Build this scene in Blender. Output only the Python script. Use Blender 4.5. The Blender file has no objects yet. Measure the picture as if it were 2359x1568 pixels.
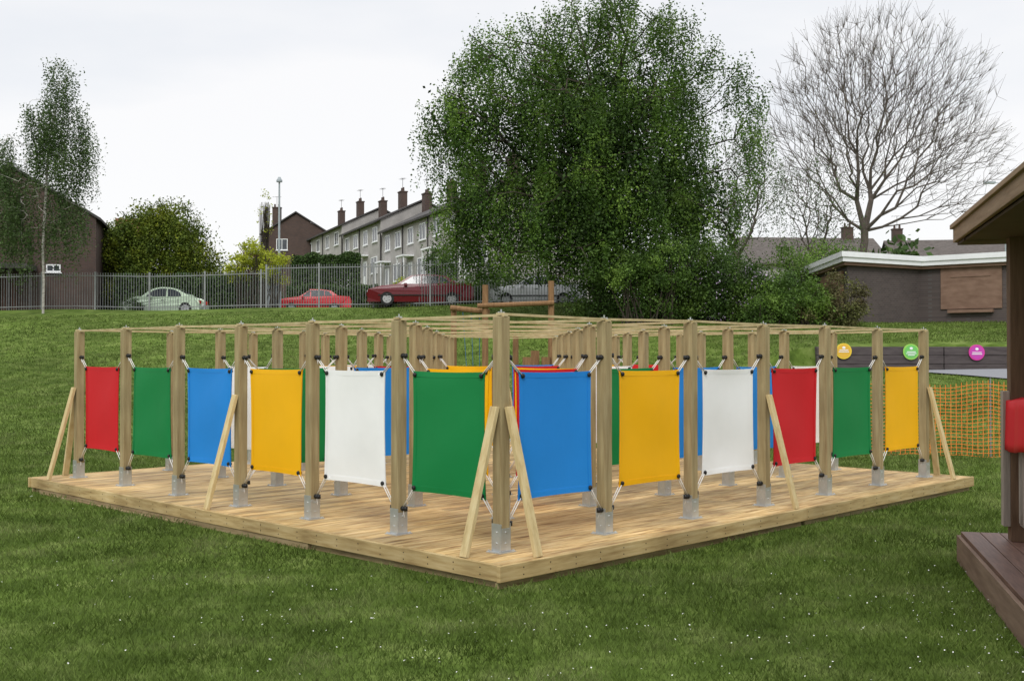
import bpy, math, random
import numpy as np
from mathutils import Vector, Matrix
random.seed(4); RNG=np.random.default_rng(4)
S=bpy.context.scene
COL=S.collection

# ---------------------------------------------------------------- materials
def nmat(name, cols, nscale=5, stretch=(1,1,1), rough=.7, bump=.1, island=0., spec=.3, metallic=0., trans=0., detail=6, bdist=.01, big=None):
    m=bpy.data.materials.new(name); m.use_nodes=True
    nt=m.node_tree; N=nt.nodes; L=nt.links
    b=N['Principled BSDF']; out=N['Material Output']
    tc=N.new('ShaderNodeTexCoord'); mp=N.new('ShaderNodeMapping'); mp.inputs['Scale'].default_value=stretch
    L.new(tc.outputs['Object'],mp.inputs['Vector'])
    no=N.new('ShaderNodeTexNoise'); no.inputs['Scale'].default_value=nscale; no.inputs['Detail'].default_value=detail
    no.inputs['Roughness'].default_value=.6
    L.new(mp.outputs[0],no.inputs['Vector'])
    cr=N.new('ShaderNodeValToRGB'); L.new(no.outputs['Fac'],cr.inputs['Fac'])
    e=cr.color_ramp.elements
    n=len(cols)
    e[0].position=.3; e[1].position=.7
    for i in range(n-2): e.new(.3+.4*(i+1)/(n-1))
    for i,c in enumerate(cols): e[i].color=(*c,1)
    col=cr.outputs['Color']
    if big:
        n2=N.new('ShaderNodeTexNoise'); n2.inputs['Scale'].default_value=big[0]; n2.inputs['Detail'].default_value=3
        L.new(tc.outputs['Object'],n2.inputs['Vector'])
        mr=N.new('ShaderNodeMapRange'); mr.inputs['From Min'].default_value=.3; mr.inputs['From Max'].default_value=.7
        mr.inputs['To Min'].default_value=1-big[1]; mr.inputs['To Max'].default_value=1+big[1]
        L.new(n2.outputs['Fac'],mr.inputs['Value'])
        hs=N.new('ShaderNodeHueSaturation'); L.new(mr.outputs[0],hs.inputs['Value']); L.new(col,hs.inputs['Color']); col=hs.outputs[0]
    if island>0:
        g=N.new('ShaderNodeNewGeometry'); mr=N.new('ShaderNodeMapRange')
        mr.inputs['To Min'].default_value=1-island; mr.inputs['To Max'].default_value=1+island
        L.new(g.outputs['Random Per Island'],mr.inputs['Value'])
        hs=N.new('ShaderNodeHueSaturation'); L.new(mr.outputs[0],hs.inputs['Value']); L.new(col,hs.inputs['Color']); col=hs.outputs[0]
    L.new(col,b.inputs['Base Color'])
    b.inputs['Roughness'].default_value=rough; b.inputs['Metallic'].default_value=metallic
    b.inputs['Specular IOR Level'].default_value=spec
    if bump>0:
        bp=N.new('ShaderNodeBump'); bp.inputs['Strength'].default_value=bump; bp.inputs['Distance'].default_value=bdist
        L.new(no.outputs['Fac'],bp.inputs['Height']); L.new(bp.outputs[0],b.inputs['Normal'])
    if trans>0:
        t=N.new('ShaderNodeBsdfTranslucent'); L.new(col,t.inputs['Color'])
        mx=N.new('ShaderNodeMixShader'); mx.inputs[0].default_value=trans
        L.new(b.outputs[0],mx.inputs[1]); L.new(t.outputs[0],mx.inputs[2]); L.new(mx.outputs[0],out.inputs['Surface'])
    return m

def brickmat(name,c1,c2,mortar,sc=1.0):
    m=bpy.data.materials.new(name); m.use_nodes=True
    nt=m.node_tree; N=nt.nodes; L=nt.links; b=N['Principled BSDF']
    tc=N.new('ShaderNodeTexCoord'); sx=N.new('ShaderNodeSeparateXYZ'); L.new(tc.outputs['Object'],sx.inputs[0])
    ad=N.new('ShaderNodeMath'); L.new(sx.outputs['X'],ad.inputs[0]); L.new(sx.outputs['Y'],ad.inputs[1])
    cb=N.new('ShaderNodeCombineXYZ'); L.new(ad.outputs[0],cb.inputs['X']); L.new(sx.outputs['Z'],cb.inputs['Y'])
    br=N.new('ShaderNodeTexBrick'); L.new(cb.outputs[0],br.inputs['Vector'])
    br.inputs['Color1'].default_value=(*c1,1); br.inputs['Color2'].default_value=(*c2,1); br.inputs['Mortar'].default_value=(*mortar,1)
    br.inputs['Scale'].default_value=sc; br.inputs['Mortar Size'].default_value=.012
    br.inputs['Brick Width'].default_value=.23; br.inputs['Row Height'].default_value=.08
    no=N.new('ShaderNodeTexNoise'); no.inputs['Scale'].default_value=.9; L.new(tc.outputs['Object'],no.inputs['Vector'])
    mr=N.new('ShaderNodeMapRange'); mr.inputs['To Min'].default_value=.7; mr.inputs['To Max'].default_value=1.3; L.new(no.outputs['Fac'],mr.inputs['Value'])
    hs=N.new('ShaderNodeHueSaturation'); L.new(mr.outputs[0],hs.inputs['Value']); L.new(br.outputs['Color'],hs.inputs['Color'])
    L.new(hs.outputs[0],b.inputs['Base Color']); b.inputs['Roughness'].default_value=.85
    return m

M={}
M['post']=nmat('post_wood',[(.25,.18,.085),(.34,.265,.135),(.43,.35,.19)],3,(7,7,.6),.75,.2,.2,bdist=.003,big=(1.5,.16))
M['brace']=nmat('brace_wood',[(.42,.31,.14),(.55,.43,.22),(.60,.50,.28)],3,(9,9,1),.75,.25,.08,bdist=.004)
M['batten']=nmat('batten_wood',[(.36,.28,.14),(.48,.39,.21),(.55,.46,.27)],3,(3,3,3),.75,.2,.1,bdist=.004)
M['deck']=nmat('deck_boards',[(.17,.085,.028),(.38,.245,.098),(.50,.355,.16),(.58,.44,.24)],3,(.9,7,7),.6,.3,.30,bdist=.004,big=(1.1,.28),spec=.35)
M['fascia']=nmat('fascia_wood',[(.25,.165,.065),(.40,.29,.13),(.49,.38,.20)],3,(.8,.8,8),.75,.25,.12,bdist=.004,big=(1.2,.2))
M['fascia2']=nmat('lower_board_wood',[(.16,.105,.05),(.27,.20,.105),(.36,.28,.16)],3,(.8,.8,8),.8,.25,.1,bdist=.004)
M['galv']=nmat('galvanised_steel',[(.44,.46,.46),(.62,.64,.64)],7,(1,1,1),.38,.0,.06,metallic=.75)
M['black']=nmat('black_rubber',[(.008,.008,.008),(.02,.02,.02)],30,rough=.4,bump=0)
M['rope']=nmat('white_cord',[(.62,.60,.56),(.78,.76,.72)],60,rough=.8,bump=.2)
def fabric(n,c):
    c0=tuple(x*.94 for x in c)
    return nmat('fabric_'+n,[c0,c],2.2,(1,1,1),.55,.25,0.,spec=.25,trans=.10,bdist=.02,detail=4)
F={'red':fabric('red',(.64,.014,.022)),'green':fabric('green',(.006,.225,.058)),'blue':fabric('blue',(.018,.26,.74)),
   'yellow':fabric('yellow',(.93,.49,.003)),'white':fabric('white',(.93,.93,.92))}
M['grass']=nmat('lawn_grass',[(.042,.070,.012),(.086,.132,.024),(.155,.20,.055)],2.2,(1,1,1),.95,.8,0,spec=.05,detail=14,bdist=.08,big=(.3,.24))
M['blade']=nmat('grass_blades',[(.055,.088,.014),(.100,.150,.030),(.19,.225,.080)],1.4,rough=.7,bump=0,island=.4,spec=.12,trans=.3,detail=10,big=(.5,.28))
M['daisy']=nmat('daisy_petals',[(.7,.7,.66),(.8,.8,.76)],5,bump=0)
M['bark']=nmat('dark_bark',[(.028,.022,.016),(.07,.058,.042)],6,(1,1,.3),.9,.4)
M['greybark']=nmat('grey_bark',[(.062,.050,.040),(.125,.105,.086)],6,(1,1,.3),.9,.3)
M['birchbark']=nmat('birch_bark',[(.08,.07,.06),(.40,.38,.34),(.52,.50,.46)],5,(.5,.5,3),.8,.2)
M['leaf']=nmat('birch_leaves',[(.024,.056,.007),(.064,.128,.016),(.155,.245,.036)],.75,rough=.6,bump=0,island=.3,trans=.3,detail=4,big=(.35,.35))
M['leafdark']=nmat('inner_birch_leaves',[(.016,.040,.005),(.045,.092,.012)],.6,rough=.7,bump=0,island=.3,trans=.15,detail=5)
M['leafthin']=nmat('pale_birch_leaves',[(.040,.078,.020),(.09,.14,.040)],.8,rough=.6,bump=0,island=.35,trans=.3)
M['bud']=nmat('young_leaves',[(.14,.14,.05),(.20,.21,.07)],.8,rough=.6,bump=0,island=.4,trans=.3)
M['conifer']=nmat('conifer_foliage',[(.030,.055,.005),(.085,.125,.008),(.21,.23,.014)],.9,rough=.7,bump=0,island=.35,trans=.12)
M['yellowleaf']=nmat('yellow_leaves',[(.28,.33,.02),(.42,.46,.04)],1,rough=.6,bump=0,island=.35,trans=.35)
M['hedge']=nmat('hedge_foliage',[(.025,.060,.013),(.07,.118,.026)],1,rough=.7,bump=0,island=.35,trans=.15)
M['shrub']=nmat('shrub_foliage',[(.030,.066,.012),(.09,.165,.024),(.18,.28,.045)],.8,rough=.6,bump=0,island=.4,trans=.3)
M['shrubdark']=nmat('dark_shrub_foliage',[(.016,.040,.007),(.05,.10,.015),(.11,.18,.028)],.8,rough=.6,bump=0,island=.4,trans=.25)
M['shrub2']=nmat('brown_shrub_foliage',[(.08,.055,.03),(.13,.15,.04)],1.5,rough=.7,bump=0,island=.4,trans=.2)
M['lilac']=nmat('lilac_flowers',[(.36,.27,.40),(.48,.40,.52)],2,rough=.7,bump=0,island=.3)
M['brown_brick']=brickmat('brown_brick',(.055,.030,.024),(.085,.045,.033),(.075,.062,.055))
M['dark_brick']=brickmat('dark_brick',(.062,.045,.042),(.09,.067,.06),(.09,.08,.075))
M['orange_brick']=brickmat('orange_brick',(.22,.075,.032),(.28,.11,.05),(.22,.15,.10))
M['render']=nmat('house_render',[(.30,.285,.27),(.44,.42,.395)],1.2,rough=.9,bump=.1)
M['roof']=nmat('roof_tiles',[(.045,.042,.042),(.095,.088,.085)],3,(1,1,3),.9,.3)
M['roofgrey']=nmat('grey_roof_tiles',[(.075,.064,.058),(.135,.118,.108)],3,(1,1,3),.9,.3)
M['whitep']=nmat('white_paint',[(.76,.77,.78),(.85,.86,.87)],2,rough=.5,bump=0)
M['glass']=nmat('window_glass',[(.02,.024,.03),(.06,.07,.08)],1.2,rough=.08,bump=0,spec=.8)
M['ply']=nmat('plywood_board',[(.16,.095,.065),(.25,.16,.115)],2,(1,1,3),.85,.1)
M['steel']=nmat('fence_steel',[(.20,.21,.21),(.30,.31,.31)],6,rough=.5,bump=0,metallic=.3)
M['lampgrey']=nmat('lamp_grey',[(.30,.34,.36),(.38,.42,.44)],3,rough=.5,bump=0)
M['asphalt']=nmat('asphalt',[(.17,.175,.19),(.24,.245,.26)],30,rough=.9,bump=.2)
M['road']=nmat('road_asphalt',[(.05,.05,.052),(.07,.07,.072)],30,rough=.9,bump=.2)
M['playwood']=nmat('play_frame_wood',[(.16,.085,.036),(.28,.16,.075)],3,(6,6,1),.8,.2)
M['shelterwood']=nmat('shelter_wood',[(.075,.040,.022),(.15,.088,.05)],3,(8,8,.8),.75,.25,.1)
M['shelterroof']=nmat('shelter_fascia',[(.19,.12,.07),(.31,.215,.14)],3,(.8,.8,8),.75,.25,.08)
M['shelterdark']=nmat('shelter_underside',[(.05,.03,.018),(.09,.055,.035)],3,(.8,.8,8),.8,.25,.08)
M['shelterdeck']=nmat('shelter_deck',[(.075,.038,.028),(.16,.09,.068)],4,(1,9,9),.5,.3,.2)
M['railgrey']=nmat('rail_grey_wood',[(.20,.165,.135),(.34,.29,.25)],3,(8,8,.8),.75,.25,.1)
M['net']=nmat('orange_net',[(.85,.19,.03),(.95,.27,.05)],3,rough=.5,bump=0)
M['wallstone']=nmat('retaining_wall_timber',[(.055,.045,.045),(.10,.085,.082)],2,(1,1,6),.9,.3)
M['tyre']=nmat('tyre',[(.012,.012,.012),(.025,.025,.025)],9,bump=0)
M['hub']=nmat('alloy_hub',[(.4,.4,.41),(.5,.5,.51)],9,metallic=.7,rough=.35,bump=0)
M['amber']=nmat('lamp_red_lens',[(.35,.01,.008),(.45,.02,.01)],9,rough=.2,bump=0)
M['lens']=nmat('lamp_clear_lens',[(.55,.56,.57),(.68,.69,.70)],9,rough=.1,bump=0)
def paint(n,c):
    return nmat('car_paint_'+n,[tuple(x*.93 for x in c),c],1.5,rough=.22,bump=0,spec=.6)

# ---------------------------------------------------------------- mesh builder
class MB:
    def __init__(s): s.v=[]; s.f=[]; s.m=[]
    def add(s,vs,fs,mi=0):
        o=len(s.v); s.v+= [tuple(v) for v in vs]; s.f+=[tuple(o+i for i in f) for f in fs]; s.m+=[mi]*len(fs)
    def box(s,c,d,mi=0,R=None):
        hx,hy,hz=d[0]/2,d[1]/2,d[2]/2
        vs=[Vector((x,y,z)) for x in(-hx,hx) for y in(-hy,hy) for z in(-hz,hz)]
        if R is not None: vs=[R@v for v in vs]
        vs=[v+Vector(c) for v in vs]
        s.add(vs,[(0,1,3,2),(4,6,7,5),(0,4,5,1),(2,3,7,6),(0,2,6,4),(1,5,7,3)],mi)
    def bar(s,p0,p1,w,t,mi=0,up=(0,0,1)):
        p0=Vector(p0);p1=Vector(p1); d=(p1-p0); L=d.length; d.normalize()
        u=Vector(up); a=d.cross(u)
        if a.length<1e-4: a=d.cross(Vector((1,0,0)))
        a.normalize(); b=a.cross(d)
        R=Matrix((a,b,d)).transposed()
        s.box((p0+p1)/2,(w,t,L),mi,R)
    def tube(s,p0,p1,r0,r1=None,n=8,mi=0,cap=True):
        if r1 is None:r1=r0
        p0=Vector(p0);p1=Vector(p1); d=(p1-p0).normalized()
        a=d.cross(Vector((0,0,1)))
        if a.length<1e-3: a=Vector((1,0,0))
        a.normalize(); b=d.cross(a)
        vs=[]
        for p,r in((p0,r0),(p1,r1)):
            for k in range(n):
                t=2*math.pi*k/n; vs.append(p+a*math.cos(t)*r+b*math.sin(t)*r)
        fs=[(k,(k+1)%n,n+(k+1)%n,n+k) for k in range(n)]
        if cap: fs+=[tuple(range(n))[::-1],tuple(range(n,2*n))]
        s.add(vs,fs,mi)
    def ball(s,c,r,mi=0,n=8,m=5,sc=(1,1,1)):
        vs=[];fs=[]
        for i in range(m+1):
            ph=math.pi*i/m
            for k in range(n):
                t=2*math.pi*k/n
                vs.append((c[0]+r*sc[0]*math.sin(ph)*math.cos(t),c[1]+r*sc[1]*math.sin(ph)*math.sin(t),c[2]+r*sc[2]*math.cos(ph)))
        for i in range(m):
            for k in range(n):
                fs.append((i*n+k,(i+1)*n+k,(i+1)*n+(k+1)%n,i*n+(k+1)%n))
        s.add(vs,fs,mi)
    def mesh(s,name,mats):
        me=bpy.data.meshes.new(name); me.from_pydata(s.v,[],s.f)
        for m in mats: me.materials.append(m)
        me.polygons.foreach_set('material_index',s.m); me.update(); return me
    def obj(s,name,mats,parent=None,loc=(0,0,0),rz=0,bevel=0,smooth=False):
        me=s.mesh(name,mats)
        return place(me,name,parent,loc,rz,bevel,smooth)
def place(me,name,parent=None,loc=(0,0,0),rz=0,bevel=0,smooth=False):
    o=bpy.data.objects.new(name,me); COL.objects.link(o); o.location=loc; o.rotation_euler=(0,0,rz)
    if parent: o.parent=parent
    if bevel:
        b=o.modifiers.new('bev','BEVEL'); b.width=bevel; b.segments=2; b.limit_method='ANGLE'
    if smooth:
        me.polygons.foreach_set('use_smooth',[True]*len(me.polygons))
    return o
def empty(name,loc=(0,0,0),rz=0):
    o=bpy.data.objects.new(name,None); COL.objects.link(o); o.location=loc; o.rotation_euler=(0,0,rz); o.empty_display_size=.2; return o
def raw_mesh(name,V,k,mat):
    me=bpy.data.meshes.new(name); nv=len(V); nf=nv//k
    me.vertices.add(nv); me.vertices.foreach_set('co',V.astype(np.float32).ravel())
    me.loops.add(nv); me.loops.foreach_set('vertex_index',np.arange(nv,dtype=np.int32))
    me.polygons.add(nf); me.polygons.foreach_set('loop_start',np.arange(0,nv,k,dtype=np.int32))
    me.update(calc_edges=True); me.materials.append(mat); return me
def leaves_mesh(name,C,size,mat,asp=.6):
    n=len(C); a=RNG.normal(size=(n,3))
    a/=np.linalg.norm(a,axis=1)[:,None]
    b=np.cross(a,RNG.normal(size=(n,3))); b/=np.linalg.norm(b,axis=1)[:,None]
    s=(size*RNG.uniform(.6,1.3,n))[:,None]
    V=np.stack([C-a*s,C-b*s*asp,C+a*s,C+b*s*asp],1).reshape(-1,3)
    return raw_mesh(name,V,4,mat)
def tubes_mesh(name,P0,P1,R0,R1,n,mat):
    d=P1-P0; L=np.linalg.norm(d,axis=1)[:,None]+1e-9; d=d/L
    ref=np.where(np.abs(d[:,2:3])>.9,np.array([[1.,0,0]]),np.array([[0,0,1.]]))
    a=np.cross(d,ref); a/=np.linalg.norm(a,axis=1)[:,None]; b=np.cross(d,a)
    m=len(P0); V=np.zeros((m,n,4,3))
    P1=P1+d*np.minimum(R1,.03)[:,None]
    def ring(P,R,t): return P+(a*math.cos(t)+b*math.sin(t))*R[:,None]
    for k in range(n):
        t0=2*math.pi*k/n; t1=2*math.pi*(k+1)/n
        V[:,k,0]=ring(P0,R0,t0);V[:,k,1]=ring(P0,R0,t1);V[:,k,2]=ring(P1,R1,t1);V[:,k,3]=ring(P1,R1,t0)
    return raw_mesh(name,V.reshape(-1,3),4,mat)

# ---------------------------------------------------------------- terrain
def ip(v,a,b): return np.interp(v,a,b)
def sstep(x,a,b):
    t=np.clip((x-a)/(b-a),0,1); return t*t*(3-2*t)
def H(x,y):
    x=np.asarray(x,float); y=np.asarray(y,float)
    yc=ip(x,[-26,-11.5,5],[55,52.5,46.5])
    t=np.clip((y-30)/(yc-30),0,1)
    left=sstep(y,16,32)*.55+ (t*.75+.25*sstep(t,0,1))*3.33
    after=np.where(y>yc, -0.18*sstep(y,yc+.3,yc+3)+.035*np.clip(y-yc-3,0,16)+.045*np.clip(x+3,0,6)*sstep(y,yc,yc+3),0)
    hill=sstep(y,69,84)*2.3*sstep(x,-22,-13)+ .045*np.clip(y-80,0,50)*sstep(x,-24,-13)
    left=left+after+hill
    right=sstep(y,17,30)*1.2+ .75*sstep(y,33.05,33.2)+ .95*np.clip((y-33.2)/9,0,1)+ .07*np.clip(y-46,0,60)
    w=sstep(x,6,9.3)
    z=left*(1-w)+right*w
    und=.03*np.sin(x*.7+y*.31)+.025*np.sin(x*.23-y*.9)
    return z+und*sstep(y,17,24)
def Hs(x,y): return float(H(x,y))
xs=np.unique(np.round(np.concatenate([np.linspace(-600,-60,12),np.linspace(-60,-34,14),np.arange(-34,48,.6),np.linspace(48,70,10),np.linspace(70,600,12)]),3))
ys=np.unique(np.round(np.concatenate([np.linspace(-120,0,10),np.arange(0,34,.5),[33.05,33.2,33.35],np.arange(34,70,.6),np.arange(70,130,2.5),np.linspace(130,900,15)]),3))
X,Y=np.meshgrid(xs,ys); Z=H(X,Y)
V=np.stack([X,Y,Z],-1).reshape(-1,3); nx=len(xs); ny=len(ys)
fs=[(j*nx+i,j*nx+i+1,(j+1)*nx+i+1,(j+1)*nx+i) for j in range(ny-1) for i in range(nx-1)]
me=bpy.data.meshes.new('ground'); me.from_pydata(V.tolist(),[],fs); me.materials.append(M['grass']); place(me,'ground',smooth=True)
def strip(name,x0,x1,fy0,fy1,mat,dx=.6,n=8,off=.02):
    xx=np.arange(x0,x1+dx,dx); vs=[];ff=[]
    for i,x in enumerate(xx):
        for k in range(n+1):
            y=fy0(x)+(fy1(x)-fy0(x))*k/n; vs.append((x,y,Hs(x,y)+off))
    for i in range(len(xx)-1):
        for k in range(n):
            a=i*(n+1)+k; ff.append((a,a+n+1,a+n+2,a+1))
    m=bpy.data.meshes.new(name); m.from_pydata(vs,[],ff); m.materials.append(mat); return place(m,name,smooth=True)
pathf=lambda x: 27.0+max(0,(12.5-x))*.9
strip('path',9.6,40,pathf,lambda x:32.9,M['asphalt'],n=16,off=.04)
ycf=lambda x: float(ip(x,[-26,-11.5,5],[55,52.5,46.5]))
strip('road',-45,9,lambda x:ycf(x)+2.0,lambda x:ycf(x)+15,M['road'],n=20,off=.06)

# ---------------------------------------------------------------- maze
C0=(-.0746,8.28,.165); RZ=math.radians(45.4); B=1.2; PH=1.75
maze=empty('playground_maze',C0,RZ)
E=.40; T=7.2+E
mb=MB(); w=.12; gap=.008; y=-E+.03
while y<T-.03:
    cuts=[-E+.03]+sorted([random.choice([1.2,2.4,3.6,4.8,6.0])+0.0])+[T-.03]
    for a,b in zip(cuts[:-1],cuts[1:]):
        mb.box(((a+b)/2,y+w/2,-.014+random.uniform(-.0015,.0015)),(b-a-.004,w-gap,.028))
    y+=w
mb.obj('deck_boards',[M['deck']],maze,bevel=.003)
mb=MB(); Lh=T+E; c=(T-E)/2
def fas(side,a,b,z0,z1,off,th=.035,mi=0):
    m=(a+b)/2; zz=(z0+z1)/2
    if side=='w': mb.box((-E-off,m,zz),(th,b-a,z1-z0),mi)
    if side=='e': mb.box((T+off,m,zz),(th,b-a,z1-z0),mi)
    if side=='s': mb.box((m,-E-off,zz),(b-a,th,z1-z0),mi)
    if side=='n': mb.box((m,T+off,zz),(b-a,th,z1-z0),mi)
for sd in 'wesn':
    n=[(-E-.0,2.6),(2.604,T)] if sd in 'wn' else [(-E-.0,3.7),(3.704,T)]
    if sd in'sn': n=[(n[0][0]-.035,n[0][1]),(n[1][0],n[1][1]+.035)]
    for a,b in n: fas(sd,a,b,-.112,.003,.0)
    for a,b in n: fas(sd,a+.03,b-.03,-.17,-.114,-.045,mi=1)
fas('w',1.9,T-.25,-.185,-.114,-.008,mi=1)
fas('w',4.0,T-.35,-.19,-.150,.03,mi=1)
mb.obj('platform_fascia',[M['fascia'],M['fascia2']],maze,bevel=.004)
mb=MB()
for i in range(8): mb.box((c,-E+.3+i*1.05,-.10),(Lh-.3,.06,.13))
mb.obj('platform_joists',[M['fascia2']],maze)
mb=MB()
for k in range(28):
    for zz in(-.03,-.08):
        mb.tube((-E-.0175,-.2+k*.28,zz),(-E-.0195,-.2+k*.28,zz),.005,n=6); mb.tube((-.2+k*.28,-E-.0175,zz),(-.2+k*.28,-E-.0195,zz),.005,n=6)
mb.obj('fascia_screws',[M['black']],maze)
mb=MB(); mb.box((0,0,.02+(PH-.02)/2),(.092,.092,PH-.02)); postme=mb.mesh('post',[M['post']])
mb=MB(); mb.box((0,0,.004),(.17,.15,.008))
for s in(-1,1):
    mb.box((s*.0485,0,.11),(.005,.1,.205)); mb.box((0,s*.0485,.095),(.092,.005,.17))
    for zz in(.07,.15):
        mb.tube((s*.05,0,zz),(s*.056,0,zz),.007,n=6); mb.tube((0,s*.05,zz),(0,s*.056,zz),.007,n=6)
    for t in(-1,1): mb.tube((s*.07,t*.06,.008),(s*.07,t*.06,.018),.009,n=6)
shoeme=mb.mesh('post_shoe',[M['galv']])
mb=MB(); mb.box((0,0,.003),(.07,.02,.006)); mb.tube((0,0,0),(0,0,.035),.006,n=6); mb.tube((.025,0,0),(.025,0,.016),.01,n=6); mb.tube((-.025,0,0),(-.025,0,.016),.01,n=6)
capme=mb.mesh('post_top_fixing',[M['galv']])
k=0; topz={}
for j in range(7):
    for i in range(7):
        k+=1
        jx,jy=random.uniform(-.008,.008),random.uniform(-.008,.008)
        o=place(postme,f'post_{k}',maze,(j*B+jx,i*B+jy,0),random.choice([0,math.pi/2,math.pi])+random.uniform(-.02,.02),bevel=.005)
        dz=random.uniform(-.010,.005); o.location.z=dz; topz[(j,i)]=PH+dz
        place(shoeme,f'post_shoe_{k}',maze,(j*B+jx,i*B+jy,0),0)
        place(capme,f'post_top_fixing_{k}',maze,(j*B+jx,i*B+jy,PH+dz+.018),random.choice([0,math.pi/2]))
mb=MB()
for a in range(7):
    for b in range(6):
        for kind in(0,1):
            p=(a,b) if kind==0 else (b,a); q=(a,b+1) if kind==0 else (b+1,a)
            P0=Vector((p[0]*B,p[1]*B,topz[p]+.009+.008*kind)); P1=Vector((q[0]*B,q[1]*B,topz[q]+.009+.008*kind))
            dv=(P1-P0).normalized()*.045; P0-=dv; P1+=dv
            mb.bar(P0,P1,.038,.019)
mb.obj('top_battens',[M['batten']],maze)
# panels
NX,NZ=16,18; PW=.845; PT=1.335; PB=.365
def panel(kind,j,i,color,idx):
    ph=random.uniform(0,6); am=random.uniform(.5,1.2); twist=random.uniform(-.012,.012)
    def pos(u,v,off=0):
        su=u-.5; sv=v-.5
        x=su*(PW-.022*(1-(2*sv)**2)); z=(PB+PT)/2+sv*((PT-PB)-.014*(1-(2*su)**2))
        ed=(1-(2*su)**4)*(1-(2*sv)**4)
        y=am*.007*math.sin(5*u+ph)*ed+am*.005*math.sin(7*v+3*u+ph*2)*ed + .008*ed + twist*4*su*sv
        for cu,cv in((0,0),(1,0),(0,1),(1,1)):
            d=math.hypot(u-cu,v-cv); an=math.atan2(abs(v-cv),abs(u-cu)+1e-6)
            y+=.003*am*math.sin(an*14+ph)*math.exp(-d*5)*(1 if d>.02 else 0)
        return Vector((x,y+off,z))
    mb=MB(); vs=[];ff=[]
    for side in(0,1):
        for a in range(NX+1):
            for b in range(NZ+1):
                vs.append(pos(a/NX,b/NZ,.0016*(1 if side else -1)))
    n=(NX+1)*(NZ+1)
    for a in range(NX):
        for b in range(NZ):
            q=[a*(NZ+1)+b,(a+1)*(NZ+1)+b,(a+1)*(NZ+1)+b+1,a*(NZ+1)+b+1]
            ff.append(tuple(q)); ff.append(tuple(n+x for x in q[::-1]))
    for a in range(NX):
        for b in(0,NZ):
            q=[a*(NZ+1)+b,(a+1)*(NZ+1)+b]; ff.append((q[0],q[1],q[1]+n,q[0]+n))
    for b in range(NZ):
        for a in(0,NX):
            q=[a*(NZ+1)+b,a*(NZ+1)+b+1]; ff.append((q[0],q[1],q[1]+n,q[0]+n))
    mb.add(vs,ff,0)
    hw=.045
    for side in(-1,1):
        for a in range(NX):
            for v0,v1 in((0,hw),(1-hw,1)):
                mb.add([pos(a/NX,v0,.0034*side),pos((a+1)/NX,v0,.0034*side),pos((a+1)/NX,v1,.0034*side),pos(a/NX,v1,.0034*side)],[(0,1,2,3)],0)
        for b in range(NZ):
            for u0,u1 in((0,.045),(.955,1)):
                mb.add([pos(u0,b/NZ,.0044*side),pos(u1,b/NZ,.0044*side),pos(u1,(b+1)/NZ,.0044*side),pos(u0,(b+1)/NZ,.0044*side)],[(0,1,2,3)],0)
    for sx in(-1,1):
        for sv in(0,1):
            g=pos(.5+sx*.465,.03 if sv==0 else .97)
            for sd in(-1,1):
                mb.ball((g.x,g.y+sd*.012,g.z),.020,1,n=8,m=5,sc=(1,.7,1))
            pz=(1.45 if sv else .21)+random.uniform(-.012,.012)
            pp=Vector((sx*(B/2-.055),0,pz))
            mb.ball(tuple(pp),.027,1,sc=(1,1,.8)); mb.tube(pp+Vector((-sx*.03,0,-.018)),pp+Vector((-sx*.03,0,.018)),.018,n=8,mi=1); mb.tube(pp,pp+Vector((sx*.02,0,0)),.022,n=8,mi=1)
            e2=Vector(g)
            mb.tube(pp+Vector((0,.008,0)),e2+Vector((0,.012,0)),.0045,n=5,mi=2)
            mb.tube(pp+Vector((0,-.008,0)),e2+Vector((0,-.012,0)),.0045,n=5,mi=2)
            mb.tube(pp,pp+Vector((-sx*.03,.012,-.07 if sv==0 else -.06)),.0035,n=4,mi=2)
    x,y=j*B,i*B
    if kind=='x': loc=(x+B/2,y,0); rz=0
    else: loc=(x,y+B/2,0); rz=math.pi/2
    mb.obj(f'{color}_panel_{idx}',[F[color],M['black'],M['rope']],maze,loc,rz,smooth=True)
L=[('y',0,0,'green'),('y',0,1,'white'),('y',0,2,'yellow'),('y',0,3,'blue'),('y',0,4,'green'),('y',0,5,'red'),
('x',0,0,'blue'),('x',1,0,'yellow'),('x',2,0,'white'),('x',3,0,'red'),('x',4,0,'green'),('x',5,0,'yellow'),
('y',1,4,'white'),('x',0,3,'green'),('x',1,3,'blue'),('y',1,1,'yellow'),('x',1,1,'red'),('x',2,1,'green'),('x',3,1,'blue'),('x',4,1,'blue'),('x',5,1,'white'),
('x',2,4,'red'),('y',3,3,'yellow'),('y',4,2,'white'),('x',3,3,'red'),('x',2,5,'yellow'),('y',2,4,'white'),('y',5,3,'yellow'),('x',3,6,'white'),('y',6,3,'red'),('x',4,4,'blue'),('y',2,1,'yellow'),('x',3,5,'green')]
for n,(a,b,c_,d) in enumerate(L): panel(a,b,c_,d,n+1)
mb=MB()
def brace(j,i,dx,dy,sh=.0):
    px,py=j*B,i*B; r=random.uniform(.27,.31)
    side=Vector((-dy,dx,0))*sh
    p1=Vector((px+dx*.065,py+dy*.065,1.08))+side*.3; p0=Vector((px+dx*(.065+r),py+dy*(.065+r),.0))+side
    mb.bar(p0,p1,.07,.036,up=(dx,dy,0))
brace(0,0,-1,0,-.03);brace(0,0,0,-1,.03);brace(0,3,-1,0);brace(3,0,0,-1);brace(0,6,-1,0);brace(0,6,0,1);brace(6,0,0,-1);brace(6,0,1,0);brace(6,3,1,0);brace(3,6,0,1);brace(6,6,1,0);brace(6,6,0,1)
mb.obj('braces',[M['brace']],maze,bevel=.004)

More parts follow.
